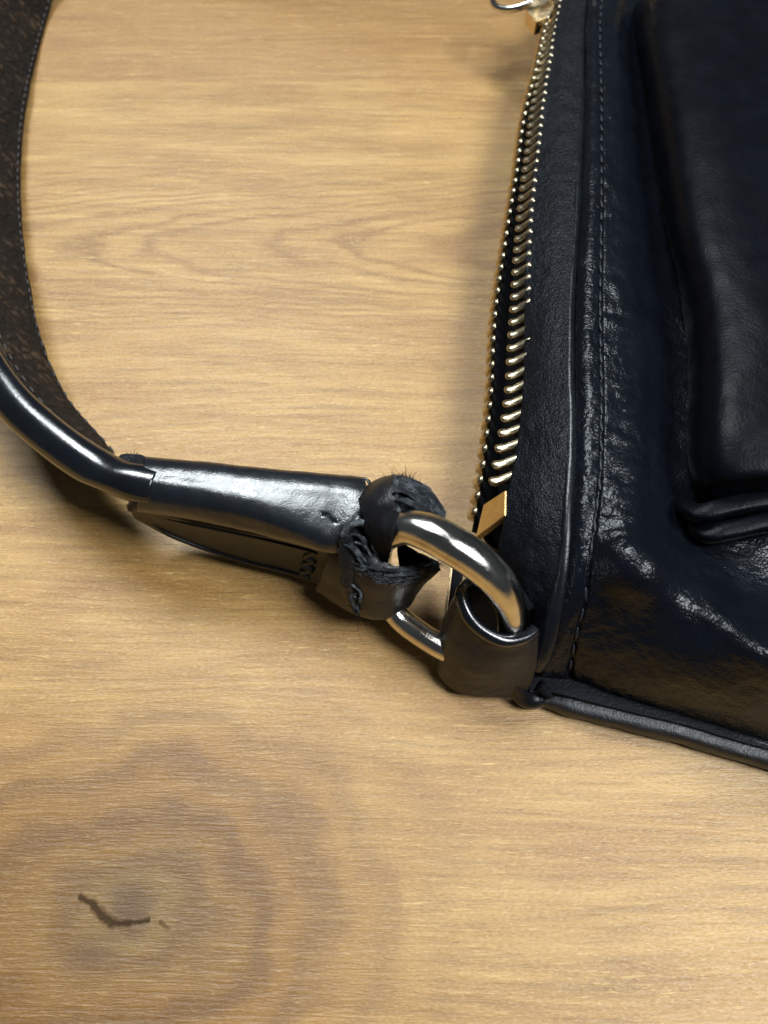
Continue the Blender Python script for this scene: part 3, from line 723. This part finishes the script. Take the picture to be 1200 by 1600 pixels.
zz = [Q(a)+off*1.6 for a in [(494, 856, 2.3), (478, 866, 1.85), (492, 870, 1.75), (475, 878, 1.35), (488, 884, 1.25), (471, 891, 0.85), (483, 897, 0.8)]]
tube('cross_stitching', resample(zz, 60), 0.075, M_thread, tab, nseg=8, jit=0.3)

caprails = [
    [(228, 726, 2.75), (320, 735, 2.75), (413, 745, 2.75), (500, 754, 2.75), (540, 757, 2.75), (566, 764, 2.75)],
    [(227, 720, 3.12), (320, 728, 3.15), (413, 738, 3.15), (500, 746, 3.15), (540, 749, 3.15), (568, 752, 3.15)],
    [(226, 730, 3.28), (320, 738, 3.30), (413, 750, 3.30), (500, 760, 3.30), (540, 764, 3.30), (573, 768, 3.32)],
    [(226, 742, 3.31), (320, 754, 3.32), (413, 769, 3.32), (495, 782, 3.30), (540, 786, 3.30), (575, 784, 3.36)],
    [(225, 754, 3.30), (320, 770, 3.31), (413, 790, 3.30), (488, 810, 3.26), (533, 812, 3.26), (575, 800, 3.34)],
    [(222, 768, 3.18), (315, 785, 3.20), (405, 805, 3.20), (478, 828, 3.18), (527, 836, 3.18), (566, 820, 3.2)],
    [(218, 782, 2.98), (300, 797, 2.98), (400, 816, 3.0), (468, 838, 3.0), (520, 852, 3.0), (556, 836, 3.05)],
    [(216, 793, 2.72), (275, 801, 2.74), (335, 812, 2.76), (397, 826, 2.76), (467, 845, 2.78), (528, 859, 2.8), (552, 846, 2.9)],
    [(220, 790, 2.55), (275, 798, 2.55), (335, 808, 2.55), (397, 821, 2.55), (467, 838, 2.55), (526, 850, 2.55), (548, 840, 2.6)],
]
cr_rows = [resample([Q(a) for a in r], 180) for r in caprails]
Gc = [[spline([cr_rows[k][i] for k in range(len(cr_rows))], j/89) for i in range(180)] for j in range(90)]
def cd(p, u, v):
    d = 0.010*fbm(p, 1.4, 3)
    e = max(0, (v-0.80)/0.2)
    d += e*(0.045*math.sin(p.x*7.5+1.0)*math.exp(-((u-0.5)/0.3)**2)+0.014*fbm(p, 2.2, 3))
    # hairline crack across the bend
    c1 = Q((503, 806, 3.28)); c2 = Q((530, 816, 3.24)); ab = c2-c1; t = max(0, min(1, (p-c1).dot(ab)/ab.length_squared))
    dd = (p-(c1+ab*t)-V3((0, 0.05*math.sin(t*6), 0))).length
    d -= 0.07*math.exp(-(dd/0.028)**2)
    return d
cap = patch('strap_cap', None, 90, 180, M_tab, bag, disp=cd, thick=0.10, offset=-1, grid=Gc)
cap['label'] = 'glossy black leather cap folded over the strap end'
# edge of the cap
tube('rolled_edge', resample([Q(a) for a in [(218, 794, 2.74), (275, 802, 2.76), (335, 813, 2.78), (397, 827, 2.78), (467, 846, 2.80), (528, 860, 2.82)]], 60), 0.045, M_edge, cap, nseg=8, jit=0.3)
tube('cap_collar', resample([Q(a) for a in [(228, 722, 2.9), (227, 735, 3.2), (225, 752, 3.27), (222, 770, 3.15), (218, 787, 2.85)]], 30), 0.065, M_pipe, cap, nseg=8, jit=0.2)
# strap core end under the collar: torn shoulder
tube('torn_shoulder', resample([Q(a) for a in [(190, 728, 2.9), (204, 718, 3.05), (217, 719, 3.05), (224, 730, 3.0)]], 20), lambda u: 0.16+0.05*math.sin(u*9), M_torn, cap, nseg=10, jit=0.5)
tube('torn_shoulder', resample([Q(a) for a in [(205, 793, 2.7), (216, 782, 2.95), (223, 764, 3.2)]], 20), 0.13, M_pipe, cap, nseg=10, jit=0.3)

# --- torn wrap round the ring
def rag(amp, f, seed):
    def d(p, u, v): return amp*fbm(p+V3((seed, seed*2, 1)), f, 4)+amp*0.5*noise.noise(p*f*4)
    return d
# upper torn flap: dome behind the ring bar
dome = [
    [(566, 792, 2.5), (580, 775, 2.6), (606, 764, 2.7), (640, 768, 2.65), (668, 786, 2.5), (684, 806, 2.3)],
    [(566, 782, 3.1), (582, 765, 3.25), (606, 754, 3.35), (640, 755, 3.35), (671, 775, 3.2), (689, 804, 2.95)],
    [(568, 788, 3.4), (586, 770, 3.6), (610, 758, 3.75), (641, 760, 3.75), (670, 780, 3.55), (690, 806, 3.2)],
    [(570, 798, 3.5), (590, 782, 3.75), (613, 772, 3.9), (641, 773, 3.9), (668, 788, 3.68), (688, 810, 3.3)],
    [(574, 808, 3.45), (592, 796, 3.75), (614, 788, 3.88), (641, 788, 3.86), (666, 797, 3.65), (684, 813, 3.3)],
    [(578, 818, 3.2), (594, 808, 3.5), (616, 802, 3.65), (641, 800, 3.62), (664, 806, 3.45), (680, 816, 3.15)],
]
GD = patch_pts(dome, 48, 70)
def sub(G, j0, j1, lift=0.0):
    N = normals(G)
    if N[len(G)//2][len(G[0])//2].z < 0: N = [[-n for n in r] for r in N]
    return [[G[i][j]+N[i][j]*lift for j in range(j0, j1)] for i in range(len(G))]
def strands(name, G, n, r, steps, mat, parent, lift=0.02, curl=0.05, along_cols=True):
    """loose fibres lying along a torn surface"""
    vs = []; fs = []; nr, nc = len(G), len(G[0]); N = normals(G)
    if N[nr//2][nc//2].z < 0: N = [[-a for a in q] for q in N]
    for _ in range(n):
        i = random.uniform(0, nr-1); j = random.uniform(0, nc-1); di = random.gauss(0, 0.35); dj = random.choice((-1, 1))
        if not along_cols: di, dj = dj, di
        k = random.randint(steps//2, steps); pts = []; h = 0
        ph = random.uniform(0, 6); fr = random.uniform(0.3, 0.8)
        for q in range(k):
            ii = min(max(i+di*q+1.2*math.sin(ph+q*fr), 0), nr-1); jj = min(max(j+dj*q, 0), nc-1)
            a, b = int(ii), int(jj)
            pts.append(G[a][b].lerp(G[min(a+1, nr-1)][min(b+1, nc-1)], 0.5*(ii-a+jj-b))+N[a][b]*(lift+curl*abs(math.sin(ph+q*fr*0.5))*q/k))
        pts = [p for m, p in enumerate(pts) if m == 0 or (p-pts[m-1]).length > 1e-3]
        if len(pts) < 3: continue
        F = frames(pts, V3((0.13, 0.2, 1))); base = len(vs); rr = r*random.uniform(0.6, 1.4)
        for m, p in enumerate(pts):
            t, s_, u_ = F[m]; w = rr*(1-0.7*m/len(pts))
            for a in range(4): vs.append(p+s_*(math.cos(a*math.pi/2)*w)+u_*(math.sin(a*math.pi/2)*w))
        for m in range(len(pts)-1):
            for a in range(4): fs.append((base+m*4+a, base+m*4+(a+1) % 4, base+(m+1)*4+(a+1) % 4, base+(m+1)*4+a))
    o = mesh(name, vs, fs, mat, parent); o['kind'] = 'stuff'; return o
wrapU = patch('torn_flap', None, 48, 70, M_torn, bag, disp=rag(0.025, 2.2, 3), thick=0.12, offset=-1, grid=GD)
wrapU['label'] = 'frayed leather flap torn behind the ring'
GS = sub(GD, 0, 32, 0.10)
for i_ in range(len(GS)): GS[i_] = GS[i_][:]
patch('outer_leather', None, 48, 32, M_face, wrapU, disp=rag(0.015, 1.5, 9), thick=0.09, offset=0, grid=GS)
tube('raw_edge', [GS[i_][31]+V3((0.02, 0, 0.01)) for i_ in range(8, 48)], lambda u: 0.045+0.02*math.sin(u*23), M_edge, wrapU, nseg=8, jit=0.7)
GR = sub(GD, 30, 70, 0.03)
strands('torn_strands', GR, 170, 0.022, 18, M_torn, wrapU, 0.03, 0.07)
strands('torn_strands', GR, 130, 0.012, 16, M_fuzz, wrapU, 0.05, 0.09)
# lower wrap: strap end running round the ring's left side
lower = [
    [(538, 838, 2.8), (560, 850, 3.0), (585, 872, 3.05), (610, 884, 2.95), (645, 884, 2.8), (672, 880, 2.7), (684, 879, 2.6)],
    [(520, 868, 2.45), (552, 872, 2.75), (582, 888, 2.95), (612, 894, 2.9), (645, 891, 2.7), (670, 886, 2.55), (681, 883, 2.45)],
    [(512, 885, 2.05), (546, 893, 2.45), (582, 907, 2.65), (612, 908, 2.6), (640, 905, 2.4), (660, 898, 2.2), (670, 893, 2.1)],
    [(506, 900, 1.6), (546, 918, 1.9), (582, 928, 2.1), (612, 928, 2.05), (635, 920, 1.9), (648, 912, 1.75), (655, 908, 1.6)],
    [(500, 912, 1.2), (545, 938, 1.4), (580, 947, 1.6), (608, 946, 1.6), (628, 936, 1.5), (638, 928, 1.4), (642, 924, 1.3)],
    [(500, 914, 0.95), (546, 944, 1.0), (580, 957, 1.2), (606, 957, 1.2), (624, 947, 1.15), (636, 936, 1.1), (640, 928, 1.1)],
    [(505, 900, 0.85), (548, 928, 0.75), (580, 942, 0.8), (602, 944, 0.8), (618, 936, 0.85), (630, 926, 0.9), (635, 922, 0.9)],
]
def lowd(p, u, v): return 0.010*fbm(p, 2.6, 4)+0.03*max(0, 0.3-u)/0.3*fbm(p, 4, 3)
wrapL = patch('lower_wrap', lower, 60, 70, M_face, bag, disp=lowd, thick=0.16, offset=-1)
frayed = [[(556, 872, 3.0), (580, 887, 3.08), (612, 892, 3.0), (645, 889, 2.84), (684, 878, 2.65)],
          [(560, 882, 2.9), (584, 896, 2.98), (614, 901, 2.92), (645, 898, 2.7), (678, 885, 2.5)],
          [(562, 895, 2.72), (588, 905, 2.80), (616, 909, 2.72), (642, 905, 2.52), (668, 893, 2.3)]]
GFr = patch_pts(frayed, 30, 70)
patch('frayed_edge', None, 30, 70, M_torn, wrapL, disp=rag(0.035, 3.4, 5), thick=0.08, offset=0, grid=GFr)
strands('torn_strands', GFr, 190, 0.018, 12, M_torn, wrapL, 0.04, 0.08)
strands('torn_strands', GFr, 150, 0.011, 10, M_fuzz, wrapL, 0.05, 0.09)
# inner side of the wrap seen in the dark hollow
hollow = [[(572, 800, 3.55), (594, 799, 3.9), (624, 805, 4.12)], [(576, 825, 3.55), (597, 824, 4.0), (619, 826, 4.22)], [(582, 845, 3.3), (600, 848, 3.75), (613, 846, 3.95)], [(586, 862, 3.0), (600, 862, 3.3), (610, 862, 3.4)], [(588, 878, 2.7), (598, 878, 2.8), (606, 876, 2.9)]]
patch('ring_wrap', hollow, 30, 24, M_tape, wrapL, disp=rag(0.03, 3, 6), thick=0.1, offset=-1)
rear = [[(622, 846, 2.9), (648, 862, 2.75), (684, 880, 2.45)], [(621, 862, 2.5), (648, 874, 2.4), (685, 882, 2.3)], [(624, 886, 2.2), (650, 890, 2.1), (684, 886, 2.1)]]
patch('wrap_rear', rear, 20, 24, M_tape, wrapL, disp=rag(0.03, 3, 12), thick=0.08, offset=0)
# curled strip: S-shaped edge standing up, and the tongue hanging over the front
scurl = [Q(a) for a in [(536, 838, 3.27), (545, 824, 3.47), (563, 817, 3.57), (580, 824, 3.52), (589, 842, 3.37), (588, 860, 3.17), (586, 876, 2.97), (600, 886, 2.82)]]
lowc = [p+V3((0.06, 0.14, -1.0)) for p in scurl]
cg = [[resample(scurl, 60)[i].lerp(resample(lowc, 60)[i], f) for i in range(60)] for f in [k/11 for k in range(12)]]
curl = patch('curled_strip', None, 12, 60, M_torn, bag, disp=rag(0.03, 3, 2), thick=0.15, offset=0, grid=cg)
tube('raw_edge', resample([p+V3((0, 0, 0.03)) for p in scurl], 60), 0.085, M_edge, curl, nseg=8, jit=0.45)
inner = [[(540, 836, 3.22), (556, 828, 3.32), (572, 836, 3.27)], [(542, 850, 3.07), (560, 846, 3.07), (577, 856, 3.02)], [(552, 862, 2.92), (566, 864, 2.87), (578, 874, 2.82)], [(560, 876, 2.77), (572, 880, 2.72), (584, 888, 2.67)]]
GI = patch_pts(inner, 40, 40)
patch('frayed_core', None, 40, 40, M_torn, curl, disp=rag(0.07, 3.2, 8), thick=0.08, offset=0, grid=GI)
strands('torn_strands', GI, 180, 0.016, 14, M_torn, curl, 0.07, 0.12, False)
strands('torn_strands', GI, 150, 0.010, 12, M_fuzz, curl, 0.08, 0.14, False)
tongue = [[(533, 838, 3.30), (545, 835, 3.37), (556, 850, 3.22)], [(533, 858, 3.07), (546, 852, 3.22), (562, 862, 3.04)], [(533, 880, 2.82), (546, 876, 2.94), (561, 880, 2.84)],
          [(534, 905, 2.42), (544, 902, 2.57), (553, 902, 2.52)], [(540, 926, 2.04), (546, 924, 2.17), (552, 923, 2.12)], [(546, 945, 1.67), (550, 945, 1.74), (555, 944, 1.70)]]
ton = patch('torn_tongue', tongue, 60, 24, M_face, bag, disp=rag(0.025, 2.4, 4), thick=0.10, offset=-1)
tube('raw_edge', resample([Q(a) for a in [(561, 868, 3.04), (562, 880, 2.88), (555, 896, 2.64), (551, 914, 2.34), (548, 922, 2.22), (553, 930, 2.10), (558, 936, 2.00)]], 40), 0.038, M_edge, ton, nseg=8, jit=0.7)
tube('raw_edge', resample([Q(a) for a in [(549, 922, 2.17), (549, 935, 1.92), (552, 948, 1.68), (556, 955, 1.52)]], 30), lambda u: 0.09-0.03*u, M_edge, ton, nseg=8, jit=0.8)

# --- torn slivers of leather
def sliver(pts, w, mat, parent, tw=0.0, lift=0.0):
    path = resample([Q(a)+V3((0, 0, lift)) for a in pts], 22); F = frames(path, V3((0.2, 0.1, 1))); G = []
    for k in range(5):
        row_ = []
        for m, p in enumerate(path):
            u = m/21; t, a, b = F[m]; an = tw*u+0.5*math.sin(u*5)
            hw = w*(1-0.75*u**1.5)*(1+0.5*noise.noise(p*6+V3((k, 0, 0))))
            row_.append(p+(a*math.cos(an)+b*math.sin(an))*hw*(k/4-0.5)*2+b*0.04*((k/4-0.5)*2)**2)
        G.append(row_)
    return patch('torn_sliver', None, 5, 22, mat, parent, thick=0.05, offset=0, grid=G)
sliver([(549, 908, 2.45), (556, 918, 2.35), (563, 928, 2.2), (562, 940, 2.0)], 0.09, M_edge, ton, 1.2)
sliver([(546, 916, 2.25), (547, 932, 2.0), (552, 946, 1.75), (558, 958, 1.5)], 0.10, M_edge, ton, -0.8)
sliver([(552, 925, 2.2), (549, 938, 2.0), (553, 950, 1.8)], 0.07, M_torn, ton, 1.5)
sliver([(560, 868, 3.1), (566, 880, 3.0), (562, 896, 2.75)], 0.10, M_torn, ton, 0.8)
sliver([(618, 770, 3.95), (632, 772, 4.05), (648, 782, 4.0), (654, 797, 3.9)], 0.13, M_torn, wrapU, 0.6, 0.06)
sliver([(640, 764, 3.85), (658, 772, 3.8), (674, 788, 3.65), (684, 804, 3.4)], 0.11, M_torn, wrapU, 0.9, 0.05)
sliver([(622, 782, 4.0), (636, 786, 4.1), (650, 793, 4.05), (664, 804, 3.95)], 0.09, M_torn, wrapU, -0.7, 0.05)
sliver([(632, 760, 3.75), (650, 764, 3.75), (668, 778, 3.6), (680, 790, 3.4)], 0.08, M_torn, wrapU, 1.1, 0.05)
sliver([(545, 842, 3.25), (556, 838, 3.4), (568, 846, 3.4), (570, 860, 3.2)], 0.12, M_torn, curl, 0.9, 0.05)
sliver([(542, 852, 3.15), (552, 858, 3.25), (562, 872, 3.1), (572, 882, 3.0)], 0.10, M_torn, curl, -0.9, 0.05)
sliver([(556, 848, 3.3), (570, 856, 3.3), (580, 872, 3.1)], 0.07, M_edge, curl, 1.4, 0.05)
sliver([(578, 886, 3.1), (604, 893, 3.1), (636, 891, 2.98), (662, 884, 2.85)], 0.09, M_torn, wrapL, 0.8, 0.06)
sliver([(600, 898, 3.0), (628, 899, 2.95), (654, 893, 2.75), (676, 884, 2.65)], 0.07, M_edge, wrapL, -0.6, 0.05)
sliver([(524, 856, 2.86), (534, 862, 2.9), (540, 858, 2.98)], 0.06, M_edge, cap, 0.8, 0.04)
sliver([(562, 752, 3.2), (572, 750, 3.25), (578, 757, 3.3)], 0.06, M_tab, cap, 0.8, 0.02)
# --- loose fibres
def hairs(name, roots, n, L, spread, r, mat, parent, up):
    vs = []; fs = []
    for _ in range(n):
        u = random.random(); p = spline(roots, u)+V3([random.gauss(0, 0.03) for _ in range(3)])
        d = (up+V3([random.gauss(0, spread) for _ in range(3)])).normalized(); l = L*random.uniform(0.35, 1.15)
        bend = V3([random.gauss(0, 0.5) for _ in range(3)])
        base = len(vs); k = 6
        for i in range(k):
            f = i/(k-1); q = p+d*(l*f)+bend*(l*f*f*0.5); rr = r*(1-0.8*f)
            s = d.cross(V3((0.3, 0.5, 0.8))).normalized(); w = s.cross(d)
            for a in range(4):
                an = a*math.pi/2; vs.append(q+s*(math.cos(an)*rr)+w*(math.sin(an)*rr))
        for i in range(k-1):
            for a in range(4): fs.append((base+i*4+a, base+i*4+(a+1) % 4, base+(i+1)*4+(a+1) % 4, base+(i+1)*4+a))
    o = mesh(name, vs, fs, mat, parent); o['kind'] = 'stuff'; return o
U = V3
hairs('loose_fibres', [Q((606, 757, 3.5)), Q((622, 754, 3.55)), Q((640, 756, 3.5))], 130, 0.30, 0.42, 0.008, M_tape, wrapU, U((0.35, 0.9, 0.35)))
hairs('loose_fibres', [Q((632, 757, 3.5)), Q((655, 766, 3.45)), Q((686, 800, 3.1))], 45, 0.16, 0.7, 0.008, M_tape, wrapU, U((0.6, 0.7, 0.3)))
hairs('loose_fibres', [Q((196, 720, 3.0)), Q((208, 716, 3.05)), Q((222, 722, 3.05))], 110, 0.16, 0.6, 0.007, M_tape, cap, U((0.1, 0.9, 0.5)))
hairs('loose_fibres', [Q((552, 946, 1.72)), Q((557, 955, 1.62))], 14, 0.8, 0.35, 0.006, M_tape, ton, U((0.35, -0.8, -0.5)))
hairs('loose_fibres', [Q((560, 880, 2.92)), Q((600, 893, 2.87)), Q((640, 890, 2.82)), Q((684, 880, 2.82))], 160, 0.16, 0.9, 0.008, M_torn, wrapL, U((0, 0.2, 0.9)))
hairs('loose_fibres', [Q((675, 884, 2.82)), Q((686, 880, 2.82))], 12, 0.35, 0.5, 0.008, M_tape, wrapL, U((0.8, -0.1, 0.1)))
hairs('loose_fibres', [Q((540, 836, 3.37)), Q((560, 845, 3.27)), Q((578, 870, 3.02))], 160, 0.15, 0.9, 0.009, M_torn, curl, U((0, -0.2, 0.9)))
hairs('loose_fibres', [Q((150, 694, 1.6)), Q((165, 706, 1.55)), Q((176, 714, 1.6))], 16, 0.22, 0.6, 0.012, M_suede, strap, U((0.6, 0.6, 0.4)))
